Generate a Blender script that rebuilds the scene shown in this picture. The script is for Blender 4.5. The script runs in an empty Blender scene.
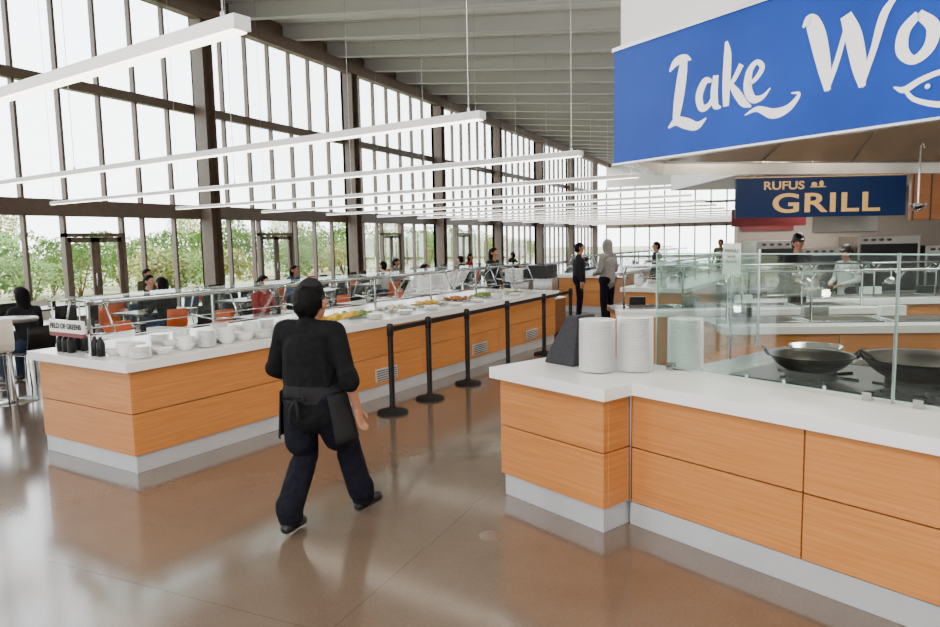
import bpy, math, random
import numpy as np
from mathutils import Vector, Matrix
random.seed(7)
rad=math.radians
scn=bpy.context.scene
# ------------------------------------------------------------------ materials
MATS={}
def mat(name,col,rough=.5,metal=0,emit=None,estr=0,noise=0,nscale=8,spec=.5,coat=0,bump=0,bscale=9):
    if name in MATS: return MATS[name]
    m=bpy.data.materials.new(name);m.use_nodes=True
    nt=m.node_tree;b=nt.nodes['Principled BSDF']
    b.inputs['Base Color'].default_value=(*col,1)
    b.inputs['Roughness'].default_value=rough;b.inputs['Metallic'].default_value=metal
    b.inputs['Specular IOR Level'].default_value=spec
    if coat: b.inputs['Coat Weight'].default_value=coat;b.inputs['Coat Roughness'].default_value=.08
    if emit: b.inputs['Emission Color'].default_value=(*emit,1);b.inputs['Emission Strength'].default_value=estr
    if noise or bump:
        tc=nt.nodes.new('ShaderNodeTexCoord')
    if noise:
        n=nt.nodes.new('ShaderNodeTexNoise');n.inputs['Scale'].default_value=nscale;n.inputs['Detail'].default_value=5
        r=nt.nodes.new('ShaderNodeValToRGB')
        r.color_ramp.elements[0].position=.3;r.color_ramp.elements[1].position=.7
        r.color_ramp.elements[0].color=(*[c*(1-noise) for c in col],1);r.color_ramp.elements[1].color=(*[min(1,c*(1+noise)) for c in col],1)
        nt.links.new(tc.outputs['Object'],n.inputs['Vector']);nt.links.new(n.outputs['Fac'],r.inputs['Fac']);nt.links.new(r.outputs['Color'],b.inputs['Base Color'])
    if bump:
        n3=nt.nodes.new('ShaderNodeTexNoise');n3.inputs['Scale'].default_value=bscale;n3.inputs['Detail'].default_value=3;n3.inputs['Distortion'].default_value=1.2
        bp=nt.nodes.new('ShaderNodeBump');bp.inputs['Strength'].default_value=bump;bp.inputs['Distance'].default_value=.03
        nt.links.new(tc.outputs['Object'],n3.inputs['Vector']);nt.links.new(n3.outputs['Fac'],bp.inputs['Height']);nt.links.new(bp.outputs['Normal'],b.inputs['Normal'])
    MATS[name]=m;return m
def wood(name,c1,c2,scale=(1.2,1.2,38),rough=.35):
    m=bpy.data.materials.new(name);m.use_nodes=True;nt=m.node_tree;b=nt.nodes['Principled BSDF'];b.inputs['Roughness'].default_value=rough
    b.inputs['Specular IOR Level'].default_value=.35
    tc=nt.nodes.new('ShaderNodeTexCoord');mp=nt.nodes.new('ShaderNodeMapping');mp.inputs['Scale'].default_value=scale
    n=nt.nodes.new('ShaderNodeTexNoise');n.inputs['Scale'].default_value=1.6;n.inputs['Detail'].default_value=6;n.inputs['Distortion'].default_value=.5
    r=nt.nodes.new('ShaderNodeValToRGB');r.color_ramp.elements[0].position=.3;r.color_ramp.elements[1].position=.7
    r.color_ramp.elements[0].color=(*c1,1);r.color_ramp.elements[1].color=(*c2,1)
    nt.links.new(tc.outputs['Object'],mp.inputs['Vector']);nt.links.new(mp.outputs['Vector'],n.inputs['Vector']);nt.links.new(n.outputs['Fac'],r.inputs['Fac']);nt.links.new(r.outputs['Color'],b.inputs['Base Color'])
    return m
def glassmat(name,tint,base=.02,rough=.02,k=.12):
    m=bpy.data.materials.new(name);m.use_nodes=True;nt=m.node_tree
    for n in list(nt.nodes): nt.nodes.remove(n)
    o=nt.nodes.new('ShaderNodeOutputMaterial');mx=nt.nodes.new('ShaderNodeMixShader');t=nt.nodes.new('ShaderNodeBsdfTransparent');g=nt.nodes.new('ShaderNodeBsdfGlossy')
    lw=nt.nodes.new('ShaderNodeLayerWeight');lw.inputs['Blend'].default_value=.25
    ml=nt.nodes.new('ShaderNodeMath');ml.operation='MULTIPLY_ADD';ml.inputs[1].default_value=k;ml.inputs[2].default_value=base
    t.inputs['Color'].default_value=(*tint,1);g.inputs['Roughness'].default_value=rough;g.inputs['Color'].default_value=(.9,.95,.95,1)
    nt.links.new(lw.outputs['Fresnel'],ml.inputs[0]);nt.links.new(ml.outputs[0],mx.inputs['Fac']);nt.links.new(t.outputs[0],mx.inputs[1]);nt.links.new(g.outputs[0],mx.inputs[2]);nt.links.new(mx.outputs[0],o.inputs[0])
    return m
def concrete():
    m=bpy.data.materials.new('polished_concrete');m.use_nodes=True;nt=m.node_tree;b=nt.nodes['Principled BSDF']
    tc=nt.nodes.new('ShaderNodeTexCoord')
    n=nt.nodes.new('ShaderNodeTexNoise');n.inputs['Scale'].default_value=.6;n.inputs['Detail'].default_value=8;n.inputs['Roughness'].default_value=.65
    r=nt.nodes.new('ShaderNodeValToRGB');r.color_ramp.elements[0].position=.3;r.color_ramp.elements[1].position=.72
    r.color_ramp.elements[0].color=(.105,.073,.051,1);r.color_ramp.elements[1].color=(.165,.122,.090,1)
    n2=nt.nodes.new('ShaderNodeTexNoise');n2.inputs['Scale'].default_value=60;n2.inputs['Detail'].default_value=2
    mx=nt.nodes.new('ShaderNodeMix');mx.data_type='RGBA';mx.blend_type='OVERLAY';mx.inputs[0].default_value=.2
    sep=nt.nodes.new('ShaderNodeSeparateXYZ')
    nt.links.new(tc.outputs['Object'],n.inputs['Vector']);nt.links.new(tc.outputs['Object'],n2.inputs['Vector']);nt.links.new(n.outputs['Fac'],r.inputs['Fac'])
    nt.links.new(r.outputs['Color'],mx.inputs[6]);nt.links.new(n2.outputs['Fac'],mx.inputs[7]);nt.links.new(tc.outputs['Object'],sep.inputs[0])
    last=None
    for ax,off in (('X',2.0),('Y',1.0)):
        a=nt.nodes.new('ShaderNodeMath');a.operation='ADD';a.inputs[1].default_value=off+73
        p=nt.nodes.new('ShaderNodeMath');p.operation='PINGPONG';p.inputs[1].default_value=1.825
        l=nt.nodes.new('ShaderNodeMath');l.operation='LESS_THAN';l.inputs[1].default_value=.003
        nt.links.new(sep.outputs[ax],a.inputs[0]);nt.links.new(a.outputs[0],p.inputs[0]);nt.links.new(p.outputs[0],l.inputs[0])
        if last is None: last=l
        else:
            q=nt.nodes.new('ShaderNodeMath');q.operation='MAXIMUM';nt.links.new(last.outputs[0],q.inputs[0]);nt.links.new(l.outputs[0],q.inputs[1]);last=q
    m2=nt.nodes.new('ShaderNodeMix');m2.data_type='RGBA';nt.links.new(last.outputs[0],m2.inputs[0]);nt.links.new(mx.outputs[2],m2.inputs[6]);m2.inputs[7].default_value=(.08,.056,.04,1)
    nt.links.new(m2.outputs[2],b.inputs['Base Color'])
    rr=nt.nodes.new('ShaderNodeMapRange');rr.inputs['To Min'].default_value=.09;rr.inputs['To Max'].default_value=.16;nt.links.new(n.outputs['Fac'],rr.inputs['Value']);nt.links.new(rr.outputs[0],b.inputs['Roughness'])
    b.inputs['Specular IOR Level'].default_value=.82
    return m
M_floor=concrete()
M_wood=wood('maple_panel',(.42,.155,.038),(.54,.225,.066))
M_woodd=wood('dark_wood',(.14,.055,.018),(.22,.09,.035))
M_white=mat('white_solid_surface',(.78,.77,.76),.22)
M_kick=mat('brushed_kick',(.50,.51,.53),.35,.3,noise=.06,nscale=3)
M_steel=mat('stainless_steel',(.45,.44,.42),.25,1,noise=.10,nscale=4)
M_hood=mat('hood_stainless',(.62,.59,.55),.20,1,noise=.18,nscale=2.5)
M_chrome=mat('polished_steel',(.50,.50,.50),.16,1)
M_gap=mat('shadow_gap',(.03,.02,.015),.8)
M_brown=mat('bronze_frame',(.14,.10,.072),.5,noise=.1)
M_ceil=mat('painted_deck',(.70,.69,.67),.8,noise=.04,nscale=2)
M_beam=mat('painted_steel_beam',(.47,.46,.44),.6)
M_paint=mat('white_paint',(.82,.82,.80),.6)
M_lamp=mat('lamp_housing',(.80,.80,.79),.4)
M_diff=mat('lamp_diffuser',(.9,.9,.9),.5,emit=(1,.90,.76),estr=7.0)
M_black=mat('black_plastic',(.008,.008,.009),.4,spec=.3)
M_rubber=mat('black_rubber',(.01,.01,.01),.7,spec=.2)
M_iron=mat('seasoned_iron',(.004,.0035,.0035),.42,0,noise=.3,spec=.22)
M_blue=mat('sign_blue',(.003,.045,.33),.4,noise=.18,nscale=1.5,spec=.2)
M_blued=mat('sign_navy',(.0015,.010,.045),.5,spec=.15)
M_gold=mat('sign_gold',(.46,.27,.075),.5)
M_lett=mat('sign_white',(.92,.92,.93),.4)
M_wine=mat('maroon_panel',(.15,.012,.015),.5)
M_orange=mat('orange_plastic',(.65,.10,.01),.4)
M_porc=mat('porcelain',(.86,.86,.84),.15)
M_gl=glassmat('guard_glass',(.90,.95,.93),.022,k=.13)
M_gl2=glassmat('tall_guard_glass',(.88,.94,.925),.032,k=.16)
M_edge=mat('glass_edge',(.35,.55,.50),.15,emit=None)
M_wgl=glassmat('window_glass',(.96,.98,.99),.02,k=.15)
M_cloth=mat('black_cotton',(.0065,.0065,.008),.9,noise=.3,nscale=25,spec=.12,bump=.8,bscale=7)
M_pants=mat('navy_trousers',(.006,.0065,.012),.9,noise=.3,nscale=20,spec=.12,bump=.9,bscale=8)
M_skin=mat('skin_tan',(.36,.165,.10),.5,noise=.05,nscale=12,spec=.3)
M_skin2=mat('skin_light',(.50,.27,.18),.5,spec=.3)
M_hair=mat('black_hair',(.004,.0035,.0035),.6,noise=.4,nscale=60,spec=.10)
M_eye=mat('eye_dark',(.02,.015,.01),.2)
M_lip=mat('lips',(.40,.13,.10),.5)
M_shoe=mat('black_leather',(.007,.007,.007),.35,spec=.4)
# ------------------------------------------------------------------ mesh builder
class MB:
    def __init__(s): s.v=[];s.f=[];s.m=[];s.sm=[];s.mats=[]
    def mi(s,m):
        if m not in s.mats: s.mats.append(m)
        return s.mats.index(m)
    def add(s,vs,fs,m,smooth=False):
        o=len(s.v);s.v+=[tuple(v) for v in vs];i=s.mi(m)
        for f in fs: s.f.append([a+o for a in f]);s.m.append(i);s.sm.append(smooth)
    def box(s,x0,x1,y0,y1,z0,z1,m,M=None):
        vs=[Vector(p) for p in [(x0,y0,z0),(x1,y0,z0),(x1,y1,z0),(x0,y1,z0),(x0,y0,z1),(x1,y0,z1),(x1,y1,z1),(x0,y1,z1)]]
        if M: vs=[M@v for v in vs]
        s.add(vs,[(0,3,2,1),(4,5,6,7),(0,1,5,4),(1,2,6,5),(2,3,7,6),(3,0,4,7)],m)
    def prism(s,poly,z0,z1,m,top=True,bot=True):
        n=len(poly);vs=[(x,y,z0) for x,y in poly]+[(x,y,z1) for x,y in poly]
        fs=[(i,(i+1)%n,(i+1)%n+n,i+n) for i in range(n)]
        if top: fs.append(tuple(range(n,2*n)))
        if bot: fs.append(tuple(reversed(range(n))))
        s.add(vs,fs,m)
    def cyl(s,a,b,r1,r2,m,n=14,caps=True):
        a=Vector(a);b=Vector(b);t=(b-a).normalized();u=t.orthogonal().normalized();w=t.cross(u)
        vs=[]
        for c,r in ((a,r1),(b,r2)):
            for i in range(n):
                q=2*math.pi*i/n;vs.append(c+(u*math.cos(q)+w*math.sin(q))*r)
        s.add(vs,[(i,(i+1)%n,(i+1)%n+n,i+n) for i in range(n)],m,True)
        if caps: s.add(vs,[tuple(reversed(range(n))),tuple(range(n,2*n))],m)
    def lathe(s,prof,c,m,n=28,sx=1,sy=1):
        vs=[];k=len(prof);fs=[]
        for r,z in prof:
            for i in range(n):
                q=2*math.pi*i/n;vs.append((c[0]+r*sx*math.cos(q),c[1]+r*sy*math.sin(q),c[2]+z))
        for j in range(k-1):
            for i in range(n): fs.append((j*n+i,j*n+(i+1)%n,(j+1)*n+(i+1)%n,(j+1)*n+i))
        s.add(vs,fs,m,True)
    def ell(s,c,r,m,n=14,k=9):
        prof=[(max(1e-4,math.sin(math.pi*j/k)),-math.cos(math.pi*j/k)) for j in range(k+1)]
        vs=[];fs=[]
        for pr,pz in prof:
            for i in range(n):
                q=2*math.pi*i/n;vs.append((c[0]+r[0]*pr*math.cos(q),c[1]+r[1]*pr*math.sin(q),c[2]+r[2]*pz))
        for j in range(k):
            for i in range(n): fs.append((j*n+i,j*n+(i+1)%n,(j+1)*n+(i+1)%n,(j+1)*n+i))
        s.add(vs,fs,m,True)
    def tube(s,pts,r,m,n=8):
        pts=[Vector(p) for p in pts];t0=(pts[1]-pts[0]).normalized();u=t0.orthogonal().normalized();vs=[];fs=[]
        for j,p in enumerate(pts):
            t=((pts[min(j+1,len(pts)-1)]-pts[max(j-1,0)])).normalized();u=(u-t*u.dot(t)).normalized();w=t.cross(u)
            for i in range(n):
                q=2*math.pi*i/n;vs.append(p+(u*math.cos(q)+w*math.sin(q))*r)
        for j in range(len(pts)-1):
            for i in range(n): fs.append((j*n+i,j*n+(i+1)%n,(j+1)*n+(i+1)%n,(j+1)*n+i))
        fs.append(tuple(reversed(range(n))));fs.append(tuple(range((len(pts)-1)*n,len(pts)*n)))
        s.add(vs,fs,m,True)
    def caps(s,a,b,ra,rb,m,w=(1,0,0),k=1,n=12,h=3):
        vs,fs=capsule(a,b,ra,rb,w,k,n,h);s.add(vs,fs,m,True)
    def mesh(s,name):
        me=bpy.data.meshes.new(name);me.from_pydata(s.v,[],s.f)
        for m in s.mats: me.materials.append(m)
        me.polygons.foreach_set('material_index',s.m);me.polygons.foreach_set('use_smooth',s.sm);me.update();return me
    def build(s,name,loc=(0,0,0),rz=0,bevel=0,parent=None):
        return obj(name,s.mesh(name),loc,rz,bevel,parent)
def obj(name,me,loc=(0,0,0),rz=0,bevel=0,parent=None,sc=1):
    o=bpy.data.objects.new(name,me);bpy.context.collection.objects.link(o)
    o.location=loc;o.rotation_euler=(0,0,rz);o.scale=(sc,sc,sc)
    if bevel:
        b=o.modifiers.new('bevel','BEVEL');b.width=bevel;b.segments=2;b.limit_method='ANGLE';b.angle_limit=rad(40)
    if parent: o.parent=parent
    return o
def capsule(a,b,ra,rb,w=(1,0,0),k=1,n=12,h=4):
    a=Vector(a);b=Vector(b);t=(b-a)
    t=t.normalized() if t.length>1e-6 else Vector((0,0,1))
    w=Vector(w);w=w-t*w.dot(t)
    if w.length<1e-3: w=t.orthogonal()
    w.normalize();o=t.cross(w);vs=[];fs=[];rings=[]
    for j in range(h+1): q=-math.pi/2+math.pi/2*j/h;rings.append((a,ra,q))
    for j in range(h+1): q=math.pi/2*j/h;rings.append((b,rb,q))
    for c,r,q in rings:
        cr=max(.02,math.cos(q))*r
        for i in range(n):
            an=2*math.pi*i/n;vs.append(c+t*(r*math.sin(q))+(w*(k*math.cos(an))+o*math.sin(an))*cr)
    for j in range(len(rings)-1):
        for i in range(n): fs.append((j*n+i,j*n+(i+1)%n,(j+1)*n+(i+1)%n,(j+1)*n+i))
    fs.append(tuple(reversed(range(n))));L=(len(rings)-1)*n;fs.append(tuple(range(L,L+n)))
    return vs,fs
def textmesh(name,txt,size,m,loc,rot,parent,extr=.004,bold=0,align='CENTER',sx=1,sp=1):
    c=bpy.data.curves.new(name,'FONT');c.body=txt;c.size=size;c.extrude=extr;c.align_x=align;c.align_y='CENTER';c.offset=bold;c.space_character=sp
    o=bpy.data.objects.new(name+'_tmp',c);bpy.context.collection.objects.link(o)
    dg=bpy.context.evaluated_depsgraph_get();me=bpy.data.meshes.new_from_object(o.evaluated_get(dg));bpy.data.objects.remove(o)
    me.materials.clear();me.materials.append(m)
    q=obj(name,me,loc,0,0,parent);q.rotation_euler=rot;q.scale=(sx,1,1);return q
def empty(name,loc=(0,0,0),rz=0):
    e=bpy.data.objects.new(name,None);bpy.context.collection.objects.link(e);e.location=loc;e.rotation_euler=(0,0,rz);e.empty_display_size=.2;return e
# ------------------------------------------------------------------ room shell
b=MB();b.box(-15.6,12,-7,64.4,-.2,0,M_floor);b.build('floor')
def roofz(x): return 8.98-.10*(x+15.3)
b=MB();xa,xb=-17.5,12.5
vs=[(xa,-7,roofz(xa)),(xb,-7,roofz(xb)),(xb,65,roofz(xb)),(xa,65,roofz(xa)),(xa,-7,roofz(xa)+.3),(xb,-7,roofz(xb)+.3),(xb,65,roofz(xb)+.3),(xa,65,roofz(xa)+.3)]
b.add(vs,[(0,3,2,1),(4,5,6,7),(0,1,5,4),(1,2,6,5),(2,3,7,6),(3,0,4,7)],M_ceil);b.build('ceiling')
y=7.0
b=MB()
b.box(0,27,-.12,.12,-.50,-.46,M_beam);b.box(0,27,-.12,.12,-.04,0,M_beam);b.box(0,27,-.02,.02,-.46,-.04,M_beam)
bm_me=b.mesh('ceiling_beam')
while y<64:
    o=obj('ceiling_beam',bm_me,(-15.2,y,roofz(-15.2)-.002));o.rotation_euler=(0,math.atan(.10),0);y+=2.433
b=MB();b.box(-15.05,-14.75,-6,64,8.05,8.42,M_brown);b.build('ceiling_girder')
XW=-15.3
cols=[15.3+7.3*k for k in range(-3,7)]
doors={1:(10.98,12.62),2:(17.6,19.25),3:(25.0,26.6),4:(32.3,33.9)}
nwin=0
for i in range(len(cols)-1):
    y0,y1=cols[i],cols[i+1];nwin+=1;b=MB()
    dd=[v for v in doors.values() if y0<v[0]<y1]
    for z0,z1,dp in ((0,.12,.10),(2.61,2.99,.16),(5.53,5.76,.14),(8.28,8.5,.12)):
        if z0==0 and dd:
            b.box(XW-dp/2-.02,XW+dp/2+.04,y0,dd[0][0],z0,z1,M_brown);b.box(XW-dp/2-.02,XW+dp/2+.04,dd[0][1],y1,z0,z1,M_brown)
        else: b.box(XW-dp/2-.02,XW+dp/2+.04,y0,y1,z0,z1,M_brown)
    for j in range(8):
        ym=y0+(y1-y0)*j/7
        for z0,z1 in ((.12,2.61),(2.99,5.53),(5.76,8.28)):
            if z0<1 and dd and dd[0][0]-.02<ym<dd[0][1]+.02: continue
            b.box(XW-.07,XW+.07,ym-.032,ym+.032,z0,z1,M_brown)
    for z0,z1 in ((.12,2.61),(2.99,5.53),(5.76,8.28)):
        if z0<1 and dd:
            b.box(XW-.006,XW+.006,y0,dd[0][0],z0,z1,M_wgl);b.box(XW-.006,XW+.006,dd[0][1],y1,z0,z1,M_wgl)
        else: b.box(XW-.006,XW+.006,y0,y1,z0,z1,M_wgl)
    b.build('window_%d'%nwin)
for k,(y0,y1) in doors.items():
    b=MB();ym=(y0+y1)/2
    b.box(XW-.08,XW+.08,y0,y0+.07,0,2.61,M_brown);b.box(XW-.08,XW+.08,y1-.07,y1,0,2.61,M_brown);b.box(XW-.08,XW+.08,y0,y1,2.13,2.22,M_brown)
    b.box(XW-.006,XW+.006,y0+.07,y1-.07,2.22,2.61,M_wgl)
    for a,c in ((y0+.08,ym-.005),(ym+.005,y1-.08)):
        b.box(XW-.025,XW+.025,a,a+.11,.02,2.12,M_brown);b.box(XW-.025,XW+.025,c-.11,c,.02,2.12,M_brown)
        b.box(XW-.025,XW+.025,a,c,.02,.27,M_brown);b.box(XW-.025,XW+.025,a,c,2.0,2.12,M_brown);b.box(XW-.006,XW+.006,a+.11,c-.11,.27,2.0,M_wgl)
    b.tube([(XW+.03,ym-.07,.95),(XW+.09,ym-.07,.95),(XW+.09,ym-.07,1.25),(XW+.03,ym-.07,1.25)],.012,M_chrome)
    b.tube([(XW+.03,ym+.07,.95),(XW+.09,ym+.07,.95),(XW+.09,ym+.07,1.25),(XW+.03,ym+.07,1.25)],.012,M_chrome)
    b.build('door_%d'%k)
for yc in cols:
    b=MB();x=XW+.34
    b.box(x-.2,x+.2,yc-.19,yc-.165,0,8.4,M_brown);b.box(x-.2,x+.2,yc+.165,yc+.19,0,8.4,M_brown);b.box(x-.012,x+.012,yc-.165,yc+.165,0,8.4,M_brown)
    b.box(x-.24,x+.24,yc-.24,yc+.24,0,.03,M_brown);b.box(x-.24,x+.24,yc-.24,yc+.24,8.2,8.24,M_brown)
    b.build('steel_column')
b=MB();b.box(XW-.1,XW+.1,-6.6,64.4,8.5,9.0,M_brown);b.build('trim_1')
b=MB()
for z0,z1 in ((0,.15),(2.6,3.0),(4.6,4.8),(6.3,9.0)): b.box(-15.2,12,64.1,64.4,z0,z1,M_brown if z1<6 else M_paint)
x=-15.2
while x<12: b.box(x-.05,x+.05,64.1,64.35,.15,6.3,M_brown);x+=1.3
b.box(-15.2,12,64.2,64.22,.15,6.3,M_wgl)
b.build('window_%d'%(nwin+1))
b=MB();b.box(11.8,12,-6.8,64,0,6.2,M_paint);b.build('wall_right')
b=MB();b.box(-15.3,-6,-7,-6.8,0,8,M_paint);b.box(3,12,-7,-6.8,0,6.4,M_paint);b.box(-6,3,-7,-6.8,3.2,7.0,M_paint);b.build('wall_back')
# ------------------------------------------------------------------ pendant lamps
ends=[2.25,4.65,7.27,10.4,13.4,16.4,19.4,22.4,25.4,28.4,31.4,34.4,37.4,40.4,43.4,46.4,49.4]
ang=rad(169.5)
for i,ye in enumerate(ends):
    b=MB();Ln=11.5
    b.box(0,Ln,-.04,.04,.0,.055,M_lamp);b.box(.02,Ln-.02,-.033,.033,-.006,.0,M_diff);b.box(.03,Ln-.03,-.025,.025,.055,.058,M_diff)
    for s in (.12,Ln/2,Ln-.12):
        wx=-1.98+math.cos(ang)*s
        b.cyl((s,0,.055),(s,0,roofz(wx)-2.75),.0035,.0035,M_steel,6);b.cyl((s,0,.055),(s,0,.09),.012,.01,M_steel,8)
    b.build('linear_pendant_lamp',(-1.98,ye,2.74),ang)
# ------------------------------------------------------------------ counters
def drawer_face(b,x,y0,y1,axis,sgn,splits,zs=((.16,.505),(.515,.875)),m=None,th=.02):
    m=m or M_wood
    for a,c in zip(splits[:-1],splits[1:]):
        for z0,z1 in zs:
            if axis=='x': b.box(min(x,x+sgn*th),max(x,x+sgn*th),a+.004,c-.004,z0,z1,m)
            else: b.box(a+.004,c-.004,min(x,x+sgn*th),max(x,x+sgn*th),z0,z1,m)
def counter(name,loc,rz,W,Ln,sx=-1,vents=True):
    b=MB();x0,x1=(-W,0) if sx<0 else (0,W)
    b.box(x0+.03,x1-.03,.03,Ln-.03,.15,.87,M_gap)
    b.box(x0+.02,x1-.02,.02,Ln-.02,0,.15,M_kick)
    b.box(x0-.05,x1+.05,-.06,Ln+.04,.872,.95,M_white)
    n=max(1,round(Ln/2.3));sp=[.01+(Ln-.02)*i/n for i in range(n+1)]
    drawer_face(b,x1-.03,0,Ln,'x',1,sp,((.155,.505),(.513,.866)),th=.03);drawer_face(b,x0+.03,0,Ln,'x',-1,sp,((.155,.505),(.513,.866)),th=.03)
    drawer_face(b,.03,0,0,'y',-1,[x0+.03,x1-.0],((.155,.505),(.513,.866)),th=.03);drawer_face(b,Ln-.03,0,0,'y',1,[x0,x1],((.155,.505),(.513,.866)),th=.03)
    if vents:
        for yv in (3.1,5.3,7.0):
            if yv<Ln:
                b.box(x1,x1+.008,yv,yv+.42,.2,.36,M_kick)
                for q in range(5): b.box(x1+.008,x1+.014,yv+.02,yv+.40,.215+q*.028,.225+q*.028,M_gap)
    return b.build(name,loc,rz,.004)
K=rad(-7.8)
CL=(-4.89,4.0,0)
counter('serving_counter',CL,K,1.46,8.15)
def cl(x,y,z=0):
    c,s=math.cos(K),math.sin(K);return (CL[0]+c*x-s*y,CL[1]+s*x+c*y,z)
def guard(name,loc,rz,xc,Ln,half=.27,z=1.43,n=7):
    b=MB()
    for i in range(n):
        yy=.12+(Ln-.24)*i/(n-1)
        b.cyl((xc,yy,.95),(xc,yy,z),.018,.018,M_chrome,10);b.cyl((xc,yy,.95),(xc,yy,.965),.045,.045,M_chrome,14)
        b.tube([(xc-half,yy,z-.01),(xc+half,yy,z-.01)],.012,M_chrome)
        for s in (-1,1):
            b.tube([(xc,yy,1.12),(xc+s*(half+.13),yy,z-.27)],.009,M_chrome)
            b.tube([(xc+s*half,yy,z),(xc+s*(half+.13),yy,z-.28)],.009,M_chrome)
            b.cyl((xc+s*half,yy-.03,z),(xc+s*half,yy+.03,z),.024,.024,M_chrome,12)
    for s in (-1,1):
        b.tube([(xc+s*half,.03,z),(xc+s*half,Ln-.03,z)],.016,M_chrome)
        b.tube([(xc+s*(half+.14),.03,z-.30),(xc+s*(half+.14),Ln-.03,z-.30)],.006,M_chrome)
    b.box(xc-.02,xc+.02,.1,Ln-.1,z-.05,z-.02,M_steel)
    b.box(xc-half,xc+half,.05,Ln-.05,z+.018,z+.026,M_gl)
    for s in (-1,1):
        vs=[(xc+s*half,.05,z-.01),(xc+s*(half+.14),.05,z-.30),(xc+s*(half+.14),Ln-.05,z-.30),(xc+s*half,Ln-.05,z-.01)]
        b.add(vs,[(0,1,2,3)],M_gl)
    return b.build(name,loc,rz)
guard('sneeze_guard',CL,K,-.76,8.1)
e=empty('station_sign',cl(-.88,-.01,1.20),K)
b=MB();b.box(-.27,.27,-.012,.012,-.05,.06,M_porc);b.box(-.27,.27,-.014,.014,-.085,-.05,M_wine);b.cyl((-.22,0,.06),(-.22,0,.22),.006,.006,M_chrome,8);b.cyl((.22,0,.06),(.22,0,.22),.006,.006,M_chrome,8);b.build('panel',parent=e)
textmesh('lettering','FIELD OF GREENS',.064,M_black,(0,-.016,.005),(rad(90),0,0),e,.001,.002)
# ---- tableware
def plate_stack(name,loc,n,r=.13,m=None,dz=.013):
    b=MB();m=m or M_porc;prof=[(.001,0),(r*.55,0)]
    for i in range(n):
        z=i*dz;prof+=[(r*.62,z+.001),(r*.97,z+dz*.75),(r,z+dz*.9),(r*.97,z+dz)]
        if i<n-1: prof+=[(r*.86,z+dz*.95)]
    z=n*dz;prof+=[(r*.62,z-.006),(.001,z-.006)]
    b.lathe(prof,(0,0,0),m,32);return b.build(name,loc)
def bowl_stack(name,loc,n,r=.085,m=None):
    b=MB();m=m or M_porc;prof=[(.001,0),(r*.5,0)]
    for i in range(n):
        z=i*.024;prof+=[(r*.72,z+.022),(r*.98,z+.05),(r,z+.053),(r*.96,z+.052)]
        if i<n-1: prof.append((r*.86,z+.04))
    z=n*.024;prof+=[(r*.6,z+.012),(.001,z+.0)]
    b.lathe(prof,(0,0,0),m,24);return b.build(name,loc)
for i in range(9):
    for j in range(3):
        if j==2 and i>6: continue
        n=random.choice([2,3,4,5,6])
        bw=(i*2+j)%3!=0
        (bowl_stack if bw else plate_stack)('bowl_stack' if bw else 'plate_stack',cl(-.13-.19*j+random.uniform(-.01,.01),.18+i*.225,.951),n-1 if bw else n*2,.085 if bw else .092)
for i in range(8):
    plate_stack('plate_stack',cl(-.14,3.3+i*.60,.951),random.randint(2,7),.105)
food=[(.75,.50,.05),(.22,.34,.05),(.72,.66,.5),(.70,.40,.06),(.45,.16,.04),(.18,.28,.05),(.72,.66,.5)]
for i in range(7):
    b=MB();c=food[i];mf=mat('food_%d'%i,c,.6,noise=.35,nscale=30)
    b.box(-.17,.17,-.27,.27,0,.012,M_steel)
    for s in (-1,1): b.box(s*.17-.008,s*.17+.008,-.27,.27,.012,.03,M_steel);b.box(-.17,.17,s*.27-.008,s*.27+.008,.012,.03,M_steel)
    for q in range(60):
        b.ell((random.uniform(-.13,.13),random.uniform(-.22,.22),.03+random.random()*.035),(random.uniform(.02,.035),random.uniform(.02,.035),random.uniform(.012,.022)),mf,8,5)
    b.build('food_pan',cl(-.50,2.55+i*.78,.951),K)
M_ban=mat('banana_yellow',(.80,.52,.03),.5,noise=.1)
for (bx,by) in ((-.13,2.25),(-.14,2.50),(-.15,2.78)):
    b=MB()
    for q in range(6):
        a0=-.5+q*.25;pts=[]
        for t in range(6):
            an=rad(20+28*t);pts.append((math.sin(a0)*.05+.02*q-.04,-.10+.20*t/5,.03+.055*math.sin(an)+.010*q))
        b.tube(pts,.019,M_ban)
    b.build('banana_bunch',(*cl(bx,by)[:2],.955),K+.3)
def bottle(loc,r=.035,h=.2,m=None,name='dressing_bottle'):
    b=MB();b.lathe([(.001,0),(r,0),(r,h*.65),(r*.8,h*.75),(r*.4,h*.85),(r*.4,h),(.001,h)],(0,0,0),m or M_black,16);b.build(name,loc)
for i in range(6): bottle(cl([-1.18,-1.09,-1.00][i%3],.08+.12*(i//3),.951),h=.17)
for i in range(2): bottle(cl(-.62+.09*i,.08,.951),.035,.17)
# ---- crowd barrier
st=[(-3.94,6.56),(-3.86,7.3),(-3.79,8.25),(-3.69,9.45),(-3.58,10.8),(-3.48,12.0)]
for i,(x,y) in enumerate(st):
    b=MB()
    b.lathe([(.001,0),(.17,0),(.175,.012),(.165,.028),(.10,.045),(.045,.055),(.034,.075),(.032,.09)],(0,0,0),M_rubber,32)
    b.cyl((0,0,.06),(0,0,.93),.031,.031,M_black,18);b.lathe([(.031,.86),(.038,.865),(.038,.975),(.03,.995),(.001,1.0)],(0,0,0),M_black,20)
    if i<len(st)-1:
        dx,dy=st[i+1][0]-x,st[i+1][1]-y
        M=Matrix.Rotation(math.atan2(dy,dx),4,'Z');b.box(.038,math.hypot(dx,dy)-.038,-.002,.002,.905,.958,M_rubber,M)
    b.build('stanchion',(x,y,0))
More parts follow.
